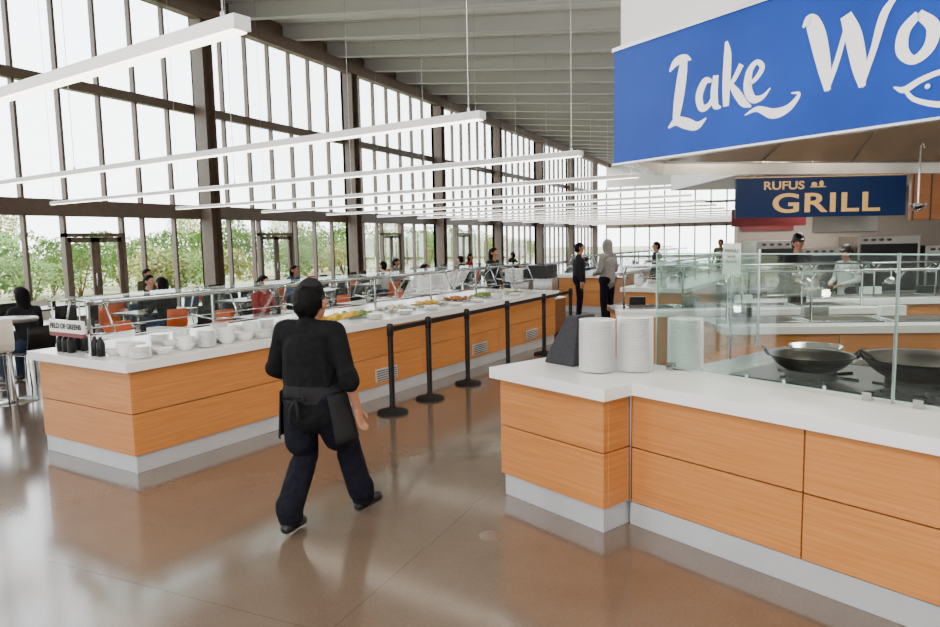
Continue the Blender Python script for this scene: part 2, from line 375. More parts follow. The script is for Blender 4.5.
# ---- further counters
counter('serving_counter',(-4.15,17.2,0),K,1.2,9.0)
guard('sneeze_guard',(-4.15,17.2,0),K,-.6,8.9)
counter('serving_counter',(-2.75,13.0,0),K,1.1,7.5,sx=1)
guard('sneeze_guard',(-2.75,13.0,0),K,.66,7.4)
for i in range(9):
    c,s=math.cos(K),math.sin(K);lx,ly=.12,.5+i*.75
    (plate_stack if i%2 else bowl_stack)('plate_stack' if i%2 else 'bowl_stack',(-2.75+c*lx-s*ly,13+s*lx+c*ly,.951),random.randint(4,9),.10)
def drink_machine(loc,rz,h=.62,m=None):
    b=MB();b.box(-.2,.2,-.25,.25,0,.05,M_black);b.box(-.2,.2,.0,.25,.05,h,M_steel);b.box(-.2,.2,-.22,.25,h-.25,h,m or M_black)
    for q in (-.12,0,.12): b.cyl((q,-.14,h-.25),(q,-.14,h-.31),.015,.01,M_chrome,8)
    b.box(-.17,.17,-.23,-.05,.05,.06,M_chrome);b.build('drink_dispenser',loc,rz,.006)
drink_machine((*cl(-.55,8.75)[:2],.76),K,.62,M_black);drink_machine((*cl(-1.05,8.75)[:2],.76),K,.55,M_steel)
b=MB();b.box(-1.35,-.25,8.35,9.15,.1,.755,M_woodd);b.box(-1.3,-.3,8.4,9.1,0,.1,M_black);b.box(-1.36,-.24,8.34,9.16,.735,.758,M_white);b.build('beverage_cabinet',CL,K,.004)
# ---- grill counter (front right)
GA=rad(-26.6);GO=(-.905,4.50,0)
def gc(s,t,z=0):
    c,sn=math.cos(GA),math.sin(GA);return (GO[0]+c*s-sn*t,GO[1]+sn*s+c*t,z)
b=MB();zs=((.165,.525),(.533,.875))
b.box(.0,5.0,.03,2.1,.15,.875,M_gap);b.box(0,5.0,.0,.06,0,.155,M_kick)
sp=[.02,1.14,2.28,3.4,4.5];drawer_face(b,.03,0,0,'y',-1,sp,zs,th=.045)
b.box(-.03,.02,-.02,.03,.155,.875,M_chrome)
b.box(-.06,5.0,-.05,.62,.882,.96,M_white);b.box(-.06,5.0,.62,2.15,.882,.945,M_steel)
b.box(-.95,-.03,-.22,.98,.15,.875,M_gap);b.box(-.96,-.02,-.245,.98,0,.155,M_kick)
drawer_face(b,-.22,0,0,'y',-1,[-.985,0.0],zs,th=.045);drawer_face(b,-.03,0,0,'x',1,[-.225,.02],zs,th=.03);drawer_face(b,-.95,0,0,'x',-1,[-.225,.98],zs,th=.035)
b.box(-1.04,-.0+.05,-.32,.62,.882,.9605,M_white)
b.build('grill_counter',GO,GA,.003)
b=MB()
for a,c in ((-.17,1.36),(1.375,2.9)):
    b.box(a,c,.50,.51,.985,1.77,M_gl2)
    b.box(a,c,.499,.511,1.770,1.777,M_edge);b.box(a-.003,a,.499,.511,.985,1.777,M_edge);b.box(c,c+.003,.499,.511,.985,1.777,M_edge);b.box(a,c,.499,.511,.980,.985,M_edge)
    for q in (a+.12,c-.12):
        b.box(q-.025,q+.025,.485,.525,.961,1.01,M_chrome)
b.box(-.175,-.165,.513,1.9,.985,1.70,M_gl2);b.box(-.176,-.164,.513,1.9,1.70,1.706,M_edge)
b.cyl((-.17,1.9,.96),(-.17,1.9,1.77),.012,.012,M_chrome,8)
b.box(1.364,1.371,.49,.52,.962,1.78,M_chrome)
b.build('glass_guard',GO,GA)
plate_stack('plate_stack',gc(-.385,.12,.962),28,.128)
plate_stack('plate_stack',gc(-.215,.32,.962),29,.128)
plate_stack('plate_stack',gc(-.030,.65,.962),27,.125)
b=MB();vs=[(-.15,-.12,0),(.15,-.12,0),(.15,.14,0),(-.15,.14,0),(.02,-.05,.36),(.15,-.08,.37),(.15,.12,.37),(.04,.12,.36),(-.13,-.10,.08),(-.13,.13,.08)]
b.add(vs,[(0,3,2,1),(0,1,5,4,8),(1,2,6,5),(2,3,9,7,6),(3,0,8,9),(8,4,7,9),(4,5,6,7)],mat('grey_fabric',(.035,.035,.04),.9,noise=.2,nscale=40,spec=.2))
b.build('covered_dispenser',gc(-.74,.22,.962),GA,.012)
def wok(loc,r,rz=0):
    b=MB();prof=[(.001,0)]
    for j in range(1,9): q=j/8*rad(68);prof.append((r*math.sin(q)/math.sin(rad(68)),r*.50*(1-math.cos(q))/(1-math.cos(rad(68)))))
    t=list(prof);prof+=[(r+.012,r*.50+.004),(r+.012,r*.50+.010),(r-.008,r*.50+.004)]+[(max(.001,x-.010),z+.008) for x,z in reversed(t[:-1])]
    b.lathe(prof,(0,0,0),M_iron,40)
    for s in (-1,1):
        pts=[(s*(r-.0),-.06,r*.50),(s*(r+.03),-.055,r*.50+.035),(s*(r+.045),0,r*.50+.055),(s*(r+.03),.055,r*.50+.035),(s*(r),.06,r*.50)]
        b.tube(pts,.009,M_iron)
    b.lathe([(r*.55,-.02),(r*.62,-.02),(r*.60,.07),(r*.53,.07),(r*.55,-.02)],(0,0,0),M_iron,24)
    b.build('wok',loc,rz)
wok(gc(.74,.90,.984),.25,GA+.5);wok(gc(1.34,1.02,.984),.32,GA+.9);wok(gc(2.15,1.12,.984),.32,GA)
b=MB();b.box(.30,2.9,.66,1.55,.946,.962,M_iron)
for x0 in (.74,1.34,2.15):
    for q in range(6):
        an=q*math.pi/3;M=Matrix.Translation((x0,.98,.962))@Matrix.Rotation(an,4,'Z');b.box(.10,.26,-.008,.008,0,.018,M_iron,M)
for q in range(10): b.cyl((.45+q*.25,.63,.955),(.45+q*.25,.63,.985),.018,.016,M_chrome,10)
b.build('cooktop',GO,GA,.003)
b=MB()
for i in range(4):
    x0=.05+i*.62
    b.box(x0,x0+.56,1.62,2.08,.946,.955,M_chrome);b.box(x0+.03,x0+.53,1.66,2.04,.95,.957,M_gap)
    b.lathe([(.001,.03),(.16,.03),(.20,.075),(.21,.075)],(x0+.28,1.85,.945),M_chrome,24)
b.build('steam_table_pans',GO,GA)
# ---- hood + sign
S0=Vector((-1.09,4.97));d=Vector((math.cos(rad(-34)),math.sin(rad(-34))))
S1=S0+d*3.4
poly=[tuple(S0),tuple(S1),(3.9,4.9),(3.6,8.6),(1.2,7.55),(-1.07,6.1)]
cx=sum(p[0] for p in poly)/6;cy=sum(p[1] for p in poly)/6
def inset(p,k): return (cx+(p[0]-cx)*k,cy+(p[1]-cy)*k)
b=MB()
n=6
o_=[(x,y,2.40) for x,y in poly];o2=[(x,y,3.16) for x,y in poly];i1=[(*inset(p,.955),2.40) for p in poly];i1b=[(*inset(p,.95),2.50) for p in poly];i2=[(*inset(p,.66),2.90) for p in poly]
b.add(o_+o2,[(i,(i+1)%n,(i+1)%n+n,i+n) for i in range(n)],M_hood)
b.add(o_+i1,[(i+n,(i+1)%n+n,(i+1)%n,i) for i in range(n)],M_hood)
b.add(i1+i1b,[(i+n,(i+1)%n+n,(i+1)%n,i) for i in range(n)],M_hood)
b.add(i1b+i2,[(i+n,(i+1)%n+n,(i+1)%n,i) for i in range(n)],M_hood)
b.add(i2,[tuple(reversed(range(n)))],M_hood)
for k in range(n):
    a0,a1=Vector(i1b[k]),Vector(i1b[(k+1)%n]);c0,c1=Vector(i2[k]),Vector(i2[(k+1)%n]);m_=max(2,int((a1-a0).length/.7))
    for q in range(1,m_):
        p0=a0.lerp(a1,q/m_)-Vector((0,0,.004));p1=c0.lerp(c1,q/m_)-Vector((0,0,.004));b.tube([p0,p1],.007,M_steel,6)
for k in range(n):
    b.tube([Vector(i1b[k]),Vector(i1b[(k+1)%n])],.010,M_steel,6)
for q in range(4):
    b.lathe([(.001,0),(.09,0),(.10,.02),(.10,.05)],(cx-.9+.6*q,cy-.2+.08*q,2.84),M_diff,20)
b.build('range_hood')
b=MB();b.prism([inset(p,.995) for p in poly],3.20,6.2,M_paint);b.build('wall_bulkhead')
def cr(pts,n=8):
    P=[Vector(p) for p in pts];P=[P[0]*2-P[1]]+P+[P[-1]*2-P[-2]];out=[]
    for i in range(1,len(P)-2):
        for j in range(n):
            t=j/n;a,b_,c,dd=P[i-1],P[i],P[i+1],P[i+2]
            out.append(.5*((2*b_)+(c-a)*t+(2*a-5*b_+4*c-dd)*t*t+(3*b_-a-3*c+dd)*t**3))
    out.append(P[-2]);return out
layer=[0]
def stroke(b,pts,m):
    layer[0]+=1;y=-.0465-.00015*layer[0]
    q=cr([(p[0],p[1],p[2]*1.5) for p in pts]);vs=[];fs=[]
    for i,p in enumerate(q):
        t=(q[min(i+1,len(q)-1)]-q[max(i-1,0)]);l=math.hypot(t.x,t.y) or 1;nx,nz=-t.y/l,t.x/l;w=max(.002,p.z)/2
        vs+=[(p.x+nx*w,y,p.y+nz*w),(p.x-nx*w,y,p.y-nz*w)]
    for i in range(len(q)-1): fs.append((2*i,2*i+1,2*i+3,2*i+2))
    b.add(vs,fs,m)
e=empty('restaurant_sign',(S0.x,S0.y,2.40),rad(-34))
b=MB();b.box(-.0,3.4,-.045,-.005,0,.75,M_blue);b.box(-.01,3.4,-.055,-.005,.75,.775,M_steel);b.box(-.01,3.4,-.05,-.005,-.012,0,M_steel);b.build('panel',parent=e)
b=MB()
S=lambda *p: stroke(b,p,M_lett)
def SW(*p): stroke(b,[(1.40+(q[0]-1.405)*1.17,q[1]-.005,q[2]*1.08) for q in p],M_lett)
def SO(*p): stroke(b,[(1.965+(q[0]-1.87)*1.15,.37+(q[1]-.35)*.95,q[2]*1.05) for q in p],M_lett)
def SK(*p): stroke(b,[(q[0]+.19,q[1],q[2]) for q in p],M_lett)
def SF(*p): stroke(b,[(q[0]+.09,q[1]-.01,q[2]) for q in p],M_lett)
S((.50,.52,.01),(.55,.565,.035),(.62,.575,.03),(.67,.555,.005))
S((.615,.57,.035),(.60,.47,.05),(.575,.33,.05),(.555,.22,.035))
S((.495,.175,.008),(.56,.205,.035),(.64,.18,.045),(.72,.155,.032),(.79,.19,.005))
S((.825,.40,.012),(.775,.405,.03),(.735,.33,.036),(.755,.255,.03),(.81,.265,.02),(.845,.33,.012))
S((.855,.425,.026),(.845,.33,.034),(.855,.255,.03),(.895,.235,.006))
S((.925,.60,.012),(.935,.52,.034),(.93,.36,.036),(.93,.235,.026))
S((1.03,.45,.024),(.985,.38,.02),(.945,.345,.015))
S((.955,.36,.015),(1.0,.30,.032),(1.05,.235,.03),(1.10,.205,.006))
S((1.075,.325,.012),(1.13,.355,.018),(1.165,.405,.022),(1.13,.44,.018),(1.085,.40,.028),(1.075,.31,.036),(1.11,.245,.03),(1.17,.245,.018),(1.22,.285,.004))
S((1.06,.165,.004),(1.14,.185,.02),(1.24,.145,.036),(1.33,.16,.026),(1.39,.22,.012),(1.345,.235,.004))
SW((1.405,.56,.006),(1.44,.585,.04),(1.475,.50,.055),(1.51,.34,.045),(1.53,.215,.02))
SW((1.525,.215,.016),(1.57,.36,.018),(1.615,.55,.014))
SW((1.60,.56,.035),(1.635,.45,.052),(1.665,.30,.045),(1.68,.20,.02))
SW((1.675,.20,.016),(1.72,.36,.02),(1.76,.52,.025),(1.82,.60,.006))
SO((1.87,.455,.024),(1.82,.39,.034),(1.815,.30,.036),(1.86,.245,.026),(1.915,.29,.034),(1.925,.38,.036),(1.87,.456,.024))
SK((1.99,.64,.012),(2.0,.55,.04),(1.995,.38,.04),(1.99,.255,.026))
SK((2.12,.48,.026),(2.06,.40,.022),(2.01,.36,.015));SK((2.02,.375,.015),(2.07,.30,.034),(2.14,.235,.03),(2.20,.21,.006))
SF((1.78,.175,.004),(1.83,.155,.02),(1.90,.185,.018),(2.0,.205,.016),(2.15,.19,.018),(2.30,.14,.026))
SF((1.83,.155,.012),(1.88,.10,.014),(2.0,.06,.018),(2.15,.07,.018),(2.30,.14,.018))
b.ell((2.02,-.053,.14),(.012,.003,.012),M_lett,10,6)
b.build('lettering',parent=e)
def ladle(loc,h=.42):
    b=MB();b.tube([(0,0,h),(.01,0,h+.02),(.02,0,h),(.02,0,h-.02)],.004,M_chrome);b.cyl((0,0,.06),(0,0,h),.006,.006,M_chrome,8)
    b.lathe([(.001,0),(.03,.01),(.05,.04),(.052,.055)],(0,0,0),M_chrome,18);b.build('ladle',loc)
for x_,y_,z_ in ((.79,5.55,2.02),(.80,4.18,1.99),(1.3,6.4,2.02)):
    ladle((x_,y_,z_),.43)
# ---- prep islands with heat lamps
def island(loc,rz,Ln,W,guard_h=1.5,name='prep_counter',n=5):
    b=MB();b.box(.03,Ln-.03,.03,W-.03,.15,.875,M_gap);b.box(0.02,Ln-.02,.02,W-.02,0,.15,M_kick)
    sp=[.0+Ln*i/max(1,round(Ln/1.2)) for i in range(max(1,round(Ln/1.2))+1)]
    drawer_face(b,.03,0,0,'y',-1,sp,((.155,.505),(.513,.866)),th=.03);drawer_face(b,.03,0,0,'x',-1,[0,W],((.155,.505),(.513,.866)),th=.03)
    b.box(-.04,Ln+.04,-.04,.22,.87,.95,M_white);b.box(-.04,Ln+.04,.22,W+.04,.87,.94,M_steel)
    for i in range(n):
        x0=.15+i*(Ln-.3)/n;w=(Ln-.3)/n-.1
        b.box(x0,x0+w,.34,W-.15,.94,.955,M_chrome);b.box(x0+.03,x0+w-.03,.37,W-.18,.95,.958,M_gap)
        b.box(x0+.1,x0+w*.5,W-.13,W-.02,.94,1.06,[M_black,M_steel,M_porc][i%3])
    b.build(name,loc,rz,.004)
    b=MB()
    for i in range(n+1):
        x0=.08+i*(Ln-.16)/n
        b.tube([(x0,.28,.942),(x0,.28,guard_h-.12),(x0,.12,guard_h)],.014,M_chrome)
        b.lathe([(.02,.07),(.05,.05),(.085,0),(.08,0)],(x0,.42,guard_h-.16),M_chrome,18);b.cyl((x0,.42,guard_h-.10),(x0,.42,guard_h+.0),.008,.008,M_chrome,8);b.tube([(x0,.28,guard_h-.05),(x0,.42,guard_h-.0)],.008,M_chrome)
    b.tube([(.05,.12,guard_h),(Ln-.05,.12,guard_h)],.012,M_chrome)
    vs=[(.05,.12,guard_h-.01),(Ln-.05,.12,guard_h-.01),(Ln-.05,-.0,1.1),(.05,-.0,1.1)];b.add(vs,[(0,1,2,3)],M_gl)
    b.box(.05,Ln-.05,.12,.46,guard_h+.012,guard_h+.02,M_gl)
    b.build('heat_lamp_shelf',loc,rz)
island((-.55,7.6,0),rad(20),4.5,.95,1.5)
island((-1.9,8.85,0),rad(22),3.2,.9,1.5,n=4)
e=empty('menu_stand',(*gc(-.42,1.9)[:2],.0),GA)
b=MB();b.box(-.14,.14,-.14,.14,0,.015,M_chrome);b.cyl((0,0,.01),(0,0,1.58),.010,.010,M_chrome,8);b.box(-.08,.08,-.006,.006,1.56,1.82,M_porc);b.build('stand',parent=e)
textmesh('print','MENU\nwok\nbowls',.045,M_black,(0,-.008,1.71),(rad(90),0,0),e,.001)
# ---- grill station behind
e=empty('grill_sign',(-.75,11.5,2.13),rad(24.4))
b=MB();b.box(0,2.58,-.05,0,0,.60,M_blued);b.box(-.01,2.59,-.055,.0,.60,.612,M_gold)
for q in (.3,2.3): b.cyl((q,0,.6),(q,0,.65),.01,.01,M_steel,8)
b.build('panel',parent=e)
textmesh('lettering_large','GRILL',.40,M_gold,(1.36,-.055,.20),(rad(90),0,0),e,.004,.008,sx=1.5,sp=1.08)
textmesh('lettering_small','RUFUS',.17,M_gold,(.72,-.055,.475),(rad(90),0,0),e,.004,.003,sx=1.25)
b=MB();b.box(1.12,1.36,-.056,-.052,.445,.46,M_gold);b.ell((1.18,-.054,.49),(.045,.004,.035),M_gold);b.ell((1.29,-.054,.50),(.035,.004,.045),M_gold);b.build('emblem',parent=e)
def gs(x,y,z=0):
    c,s=math.cos(rad(24.4)),math.sin(rad(24.4));return (-.75+c*x-s*y,11.5+s*x+c*y,z)
gr=rad(24.4)
b=MB();b.box(-.0,6,.01,3.4,2.78,3.3,M_paint);b.build('ceiling_soffit',gs(0,0),gr)
b=MB();b.box(2.66,6,-.05,.01,2.05,2.78,M_woodd)
for q in range(12): b.box(2.68+q*.27,2.70+q*.27,-.06,-.05,2.05,2.78,M_gap)
b.build('wood_fascia',gs(0,0),gr)
b=MB();b.box(1.4,7,3.5,3.7,0,3.3,mat('back_wall_paint',(.30,.26,.22),.6));b.build('wall_kitchen',gs(0,0),gr)
b=MB();b.box(1.45,2.5,3.44,3.49,1.95,2.2,M_wine);b.box(2.9,4.2,3.44,3.49,1.9,2.2,M_steel);b.build('menu_board',gs(0,0),gr)
e=empty('station_banner',gs(.55,1.6,2.02),gr)
b=MB();b.box(0,1.3,-.03,0,0,.3,M_wine);b.cyl((.2,0,.3),(.2,0,.75),.008,.008,M_steel);b.cyl((1.1,0,.3),(1.1,0,.75),.008,.008,M_steel);b.build('panel',parent=e)
island(gs(-.1,-1.0),gr,5.5,.9,1.45,n=6)
def oven(loc,rz,w=.8,h=1.7):
    b=MB();b.box(0,w,0,.7,.1,h,M_steel);b.box(.06,w-.06,-.02,0,.75,h-.15,M_black);b.box(.06,w-.06,-.02,0,.18,.68,M_steel)
    b.tube([(.1,-.03,.70),(.1,-.06,.70),(w-.1,-.06,.70),(w-.1,-.03,.70)],.012,M_chrome)
    for q in range(4): b.cyl((.15+q*.15,-.01,h-.07),(.15+q*.15,-.05,h-.07),.025,.02,M_black,12)
    for a in (.05,w-.05):
        for c in (.05,.65): b.cyl((a,c,0),(a,c,.1),.02,.02,M_black,8)
    b.build('commercial_oven',loc,rz,.006)
oven(gs(1.45,2.7),gr,.8,1.75);oven(gs(2.3,2.7),gr,.9,1.6);oven(gs(3.4,2.7),gr,1.2,1.8);oven(gs(4.7,2.7),gr,1.0,1.6)
b=MB();b.lathe([(.001,.002),(.075,.003),(.08,.0)],(0,0,0),mat('drain_cover',(.21,.15,.11),.4,.3),28);b.build('floor_drain',(-1.69,3.99,0.0))
# ------------------------------------------------------------------ seating
def chair_mesh(name,mseat,hs=.45,w=.44):
    b=MB();prof=[(.22,hs-.01),(.20,hs+.005),(.05,hs-.005),(-.12,hs),(-.19,hs+.03),(-.22,hs+.12),(-.245,hs+.25),(-.26,hs+.38)]
    vs=[];nx=7
    for th in (0,-.014):
        for (py,pz) in prof:
            for i in range(nx):
                u=(i/(nx-1)-.5)*2;x=u*w/2*(1-.06*max(0,(pz-hs)/.38));back=max(0,(pz-hs-.05)/.33)
                vs.append((x,py+th*(1 if pz>hs+.06 else 0)+.035*u*u*back,pz+.012*u*u*(1-back)+(th if pz<=hs+.06 else 0)))
    k=len(prof)*nx;fs=[]
    for j in range(len(prof)-1):
        for i in range(nx-1):
            a=j*nx+i;fs.append((a,a+1,a+nx+1,a+nx));fs.append((k+a,k+a+nx,k+a+nx+1,k+a+1))
    for j in range(len(prof)-1):
        for i in (0,nx-1): a=j*nx+i;fs.append((a,a+nx,k+a+nx,k+a))
    for i in range(nx-1):
        for j in (0,len(prof)-1): a=j*nx+i;fs.append((a,a+1,k+a+1,k+a))
    b.add(vs,fs,mseat,True)
    for sx in (-1,1):
        b.tube([(sx*.20,.21,0),(sx*.17,.17,hs-.03),(sx*.17,-.15,hs-.03),(sx*.20,-.22,0)],.011,M_chrome)
    b.tube([(-.17,.17,hs-.03),(.17,.17,hs-.03)],.01,M_chrome);b.tube([(-.17,-.15,hs-.03),(.17,-.15,hs-.03)],.01,M_chrome)
    if hs>.6: b.tube([(-.19,.19,.25),(.19,.19,.25)],.01,M_chrome)
    return b.mesh(name)
M_navy=mat('navy_plastic',(.03,.05,.11),.4)
M_cw=mat('cream_plastic',(.66,.62,.54),.4)
CH=[chair_mesh('chair_a',M_black),chair_mesh('chair_b',M_orange),chair_mesh('chair_c',M_navy),chair_mesh('chair_d',M_cw)]
BS=chair_mesh('bar_stool_mesh',M_cw,.74)
M_tt=mat('table_laminate',(.16,.13,.11),.3)
def table_mesh():
    b=MB();b.box(-.38,.38,-.62,.62,.715,.75,M_tt)
    b.box(-.384,.384,-.624,.624,.722,.743,M_gap)
    for y in (-.4,.4):
        b.cyl((0,y,.03),(0,y,.715),.03,.03,M_steel,12);b.box(-.3,.3,y-.04,y+.04,0,.03,M_steel);b.box(-.2,.2,y-.03,y+.03,.69,.715,M_steel)
    b.box(-.06,.06,-.04,.04,.75,.87,M_black);b.box(-.045,.045,-.042,.042,.765,.85,M_chrome)
    return b.mesh('table_mesh')
TM=table_mesh()
def rowx(Y): return -7.8+.11*(Y-6.6)
for r_,X in enumerate((-7.8,-10.2,-13.0)):
    for i in range(11):
        Yt=6.6+2.4*i-(2.4 if r_>0 else 0)
        X_=rowx(Yt) if r_==0 else X
        obj('dining_table',TM,(X_,Yt,0))
        for sx in (-1,1):
            for sy in (-1,1):
                m=random.choices([0,1,2,3],[6,3,1,1])[0]
                if i>7 and sy>0: continue
                obj('dining_chair',CH[m],(X_+sx*.60,Yt+sy*.31,0),rad(90 if sx>0 else -90)+random.uniform(-.1,.1))
for (x,y,a) in ((-8.15,4.85,1.2),(-8.95,4.6,.9)): obj('bar_stool',BS,(x,y,0),a)
b=MB();b.lathe([(.001,1.0),(.34,1.0),(.35,1.01),(.35,1.03),(.34,1.04),(.001,1.04)],(0,0,0),M_tt,32);b.cyl((0,0,.02),(0,0,1.0),.035,.035,M_steel);b.lathe([(.28,0),(.28,.01),(.04,.03)],(0,0,0),M_steel,28);b.build('high_top_table',(-8.75,5.45,0))
# ------------------------------------------------------------------ people
def hand(prims,W,dv,wv,side,L=2):
    W=Vector(W);dv=Vector(dv).normalized();wv=Vector(wv);wv=(wv-dv*wv.dot(dv)).normalized();nv=dv.cross(wv).normalized()*side
    prims.append((L,W,W+dv*.075,.021,.019,tuple(wv),1.9))
    for o,l in ((.031,.068),(.011,.078),(-.010,.073),(-.030,.057)):
        a=W+dv*.085+wv*o;m1=a+(dv*.93+nv*.25+wv*o*1.5).normalized()*l*.5;m2=m1+(dv*.72+nv*.65).normalized()*l*.5
        prims.append((L,a-dv*.01,m1,.0095,.0088,tuple(wv),1));prims.append((L,m1,m2,.0088,.0072,tuple(wv),1))
    a=W+dv*.028+wv*.030;m1=a+(dv*.7+wv*.6+nv*.25).normalized()*.04;m2=m1+(dv*.9+wv*.15+nv*.3).normalized()*.032
    prims.append((L,a,m1,.012,.0105,tuple(wv),1));prims.append((L,m1,m2,.0105,.0085,tuple(wv),1))
def remesh_obj(name,prims,mats,voxel,parent,smooth=3):
    vs=[];fs=[]
    for (l,a,b_,ra,rb,w,k) in prims:
        v,f=capsule(a,b_,ra,rb,w,k);o=len(vs);vs+=v;fs+=[[i+o for i in q] for q in f]
    me=bpy.data.meshes.new(name+'_src');me.from_pydata([tuple(v) for v in vs],[],fs)
    o=bpy.data.objects.new('tmp',me);bpy.context.collection.objects.link(o)
    r=o.modifiers.new('r','REMESH');r.mode='VOXEL';r.voxel_size=voxel
    s=o.modifiers.new('s','SMOOTH');s.factor=.5;s.iterations=smooth
    dg=bpy.context.evaluated_depsgraph_get();me2=bpy.data.meshes.new_from_object(o.evaluated_get(dg));bpy.data.objects.remove(o)
    me2.name=name
    n=len(me2.polygons);C=np.empty(n*3);me2.polygons.foreach_get('center',C);C=C.reshape(-1,3)
    best=np.full(n,1e9);lab=np.zeros(n,int)
    for (l,a,b_,ra,rb,w,k) in prims:
        a=np.array(a);b2=np.array(b_);ab=b2-a;ll=ab.dot(ab)+1e-9;t=np.clip((C-a)@ab/ll,0,1);dvec=C-(a+t[:,None]*ab)
        w=np.array(w,float);ax=ab/math.sqrt(ll);w=w-ax*w.dot(ax);nw=np.linalg.norm(w)
        if nw>1e-3:
            w/=nw;dw=dvec@w;dvec=dvec-dw[:,None]*w*(1-1/k)
        dist=np.linalg.norm(dvec,axis=1)-(ra+(rb-ra)*t)
        mk=dist<best;best[mk]=dist[mk];lab[mk]=l
    me2.materials.clear()
    for m in mats: me2.materials.append(m)
    me2.polygons.foreach_set('material_index',lab.astype(np.int32));me2.polygons.foreach_set('use_smooth',np.ones(n,bool));me2.update()
    return obj(name,me2,(0,0,0),0,0,parent)
def stand(): return dict(pel=(0,0,.93),chest=(0,0,1.27),neck=(0,-.005,1.44),head=(0,.02,1.605),shL=(-.175,-.01,1.40),shR=(.175,-.01,1.40),elL=(-.25,-.04,1.13),elR=(.25,-.04,1.13),wrL=(-.26,.06,.88),wrR=(.26,.06,.88),hipL=(-.09,0,.90),hipR=(.09,0,.90),knL=(-.10,.02,.49),knR=(.10,.02,.49),anL=(-.10,-.01,.085),anR=(.10,-.01,.085),hdL=(0,.1,-1),hdR=(0,.1,-1),fL=(-.1,1,0),fR=(.1,1,0),look=(0,1,0))
def sit(lean=.06):
    J=stand();dz=-.37
    for k in ('pel','chest','neck','head','shL','shR','hipL','hipR'):
        x,y,z=J[k];J[k]=(x,y+lean*max(0,(z-.93))*2.2,z+dz)
    J.update(knL=(-.11,.42,.52),knR=(.11,.42,.52),anL=(-.11,.40,.085),anR=(.12,.44,.085),elL=(-.25,.12,.80),elR=(.25,.12,.80),wrL=(-.14,.34,.80),wrR=(.14,.34,.80),hdL=(.5,1,0),hdR=(-.5,1,0));return J
def person(name,loc,rz,J,shirt,pants,skin,hairm=None,voxel=.016,bulk=1.0,sc=1.0,sleeve='long',shoe=None,hood=False,longhair=False,extra=None,hat=None,seated=False):
    e=empty(name,loc,rz);e.scale=(sc,sc,sc);V={k:Vector(v) for k,v in J.items()};hairm=hairm or M_hair
    mats=[shirt,pants,skin,hairm,shoe or M_shoe,hat or shirt]
    p=[];A=lambda l,a,b_,ra,rb,w=(1,0,0),k=1: p.append((l,Vector(a),Vector(b_),ra,rb,w,k))
    B=bulk;pel=V['pel'];ch=V['chest'];nk=V['neck'];hd=V['head']
    A(1,V['hipL']+Vector((.02,0,.02)),V['hipR']+Vector((-.02,0,.02)),.125*B,.125*B,(0,0,1),1.0)
    A(0,pel+Vector((0,0,.06)),ch,.125*B,.132*B,(1,0,0),1.22);A(0,ch-Vector((0,0,.02)),ch+Vector((0,0,.06)),.125*B,.105,(1,0,0),1.35)
    A(0,V['shL']+Vector((.02,0,0)),V['shR']-Vector((.02,0,0)),.066*B,.066*B,(0,0,1),1)
    A(0,nk-Vector((0,0,.06)),nk+Vector((0,0,-.01)),.085,.058)
    A(2,nk-Vector((0,0,.02)),hd-Vector((0,.0,.08)),.056,.056)
    if not seated:
        A(0,pel+Vector((0,0,-.03)),pel+Vector((0,0,.15)),.138*B,.13*B,(1,0,0),1.22)
    f=V['look'].normalized();up=Vector((0,0,1));rt=f.cross(up)
    A(2,hd-f*.015+up*.015,hd+f*.02+up*.02,.088,.086,tuple(rt),.92);A(2,hd+f*.025-up*.055,hd+f*.045-up*.075,.055,.036,tuple(rt),1)
    A(2,hd+f*.098+up*.005,hd+f*.108-up*.022,.009,.014);
    for s in (-1,1): A(2,hd+rt*s*.084-up*.015,hd+rt*s*.086+up*.012,.014,.016,tuple(f),1)
    A(3,hd-f*.030+up*.03,hd-f*.005+up*.045,.099,.094,tuple(rt),.95);A(3,hd-f*.05-up*.03,hd-f*.04+up*.02,.072,.085,tuple(rt),1.05)
    if longhair: A(3,hd-f*.06-up*.16,hd-f*.045,.07,.085,tuple(rt),1.2)
    if hood: A(0,hd-f*.02-up*.06,hd-f*.02+up*.045,.105,.11,tuple(rt),.95);A(0,nk+Vector((0,-.03,.02)),hd-f*.03-up*.06,.085,.095)
    if hat: A(5,hd+up*.06,hd+up*.085,.10,.09,tuple(rt),1);A(5,hd+f*.09+up*.05,hd+f*.14+up*.045,.02,.015,tuple(rt),3)
    for s in 'LR':
        sh,el,wr=V['sh'+s],V['el'+s],V['wr'+s]
        A(0,sh,el,.062*B,.050*B)
        if sleeve=='long': A(0,el,wr,.048*B,.035)
        elif sleeve=='elbow': A(0,el,el+(wr-el)*.22,.058*B,.060*B);A(2,el,wr,.044,.029)
        else: A(2,el,wr,.040,.028)
        A(2,wr,wr+V['hd'+s].normalized()*.02,.026,.024)
        hp,kn,an=V['hip'+s],V['kn'+s],V['an'+s]
        A(1,hp,kn,.093*B,.070*B);A(1,kn,an+Vector((0,0,.02)),.068*B,.056*B)
        fd=V['f'+s];fd=fd/Vector((fd.x,fd.y,0)).length
        z0=an.z-.085
        A(4,Vector((an.x,an.y,z0+.045))-Vector((fd.x,fd.y,0))*.04,Vector((an.x,an.y,z0+.042+fd.z*.10))+Vector((fd.x,fd.y,0))*.14,.042,.038,tuple(Vector((fd.y,-fd.x,0))),1.12)
        A(4,an,Vector((an.x,an.y,z0+.05)),.045,.045)
    if extra: extra(A,V)
    remesh_obj('body',p,mats,voxel,e)
    hp=[]
    for s,sd in (('L',1),('R',-1)):
        w=Vector((0,1,0)) if abs(V['hd'+s].normalized().z)>.7 else Vector((1 if s=='L' else -1,0,0))
        hand(hp,V['wr'+s]+V['hd'+s].normalized()*.015,V['hd'+s],w,(-1 if s=='L' else 1) if abs(V['hd'+s].normalized().z)>.7 else 1,0)
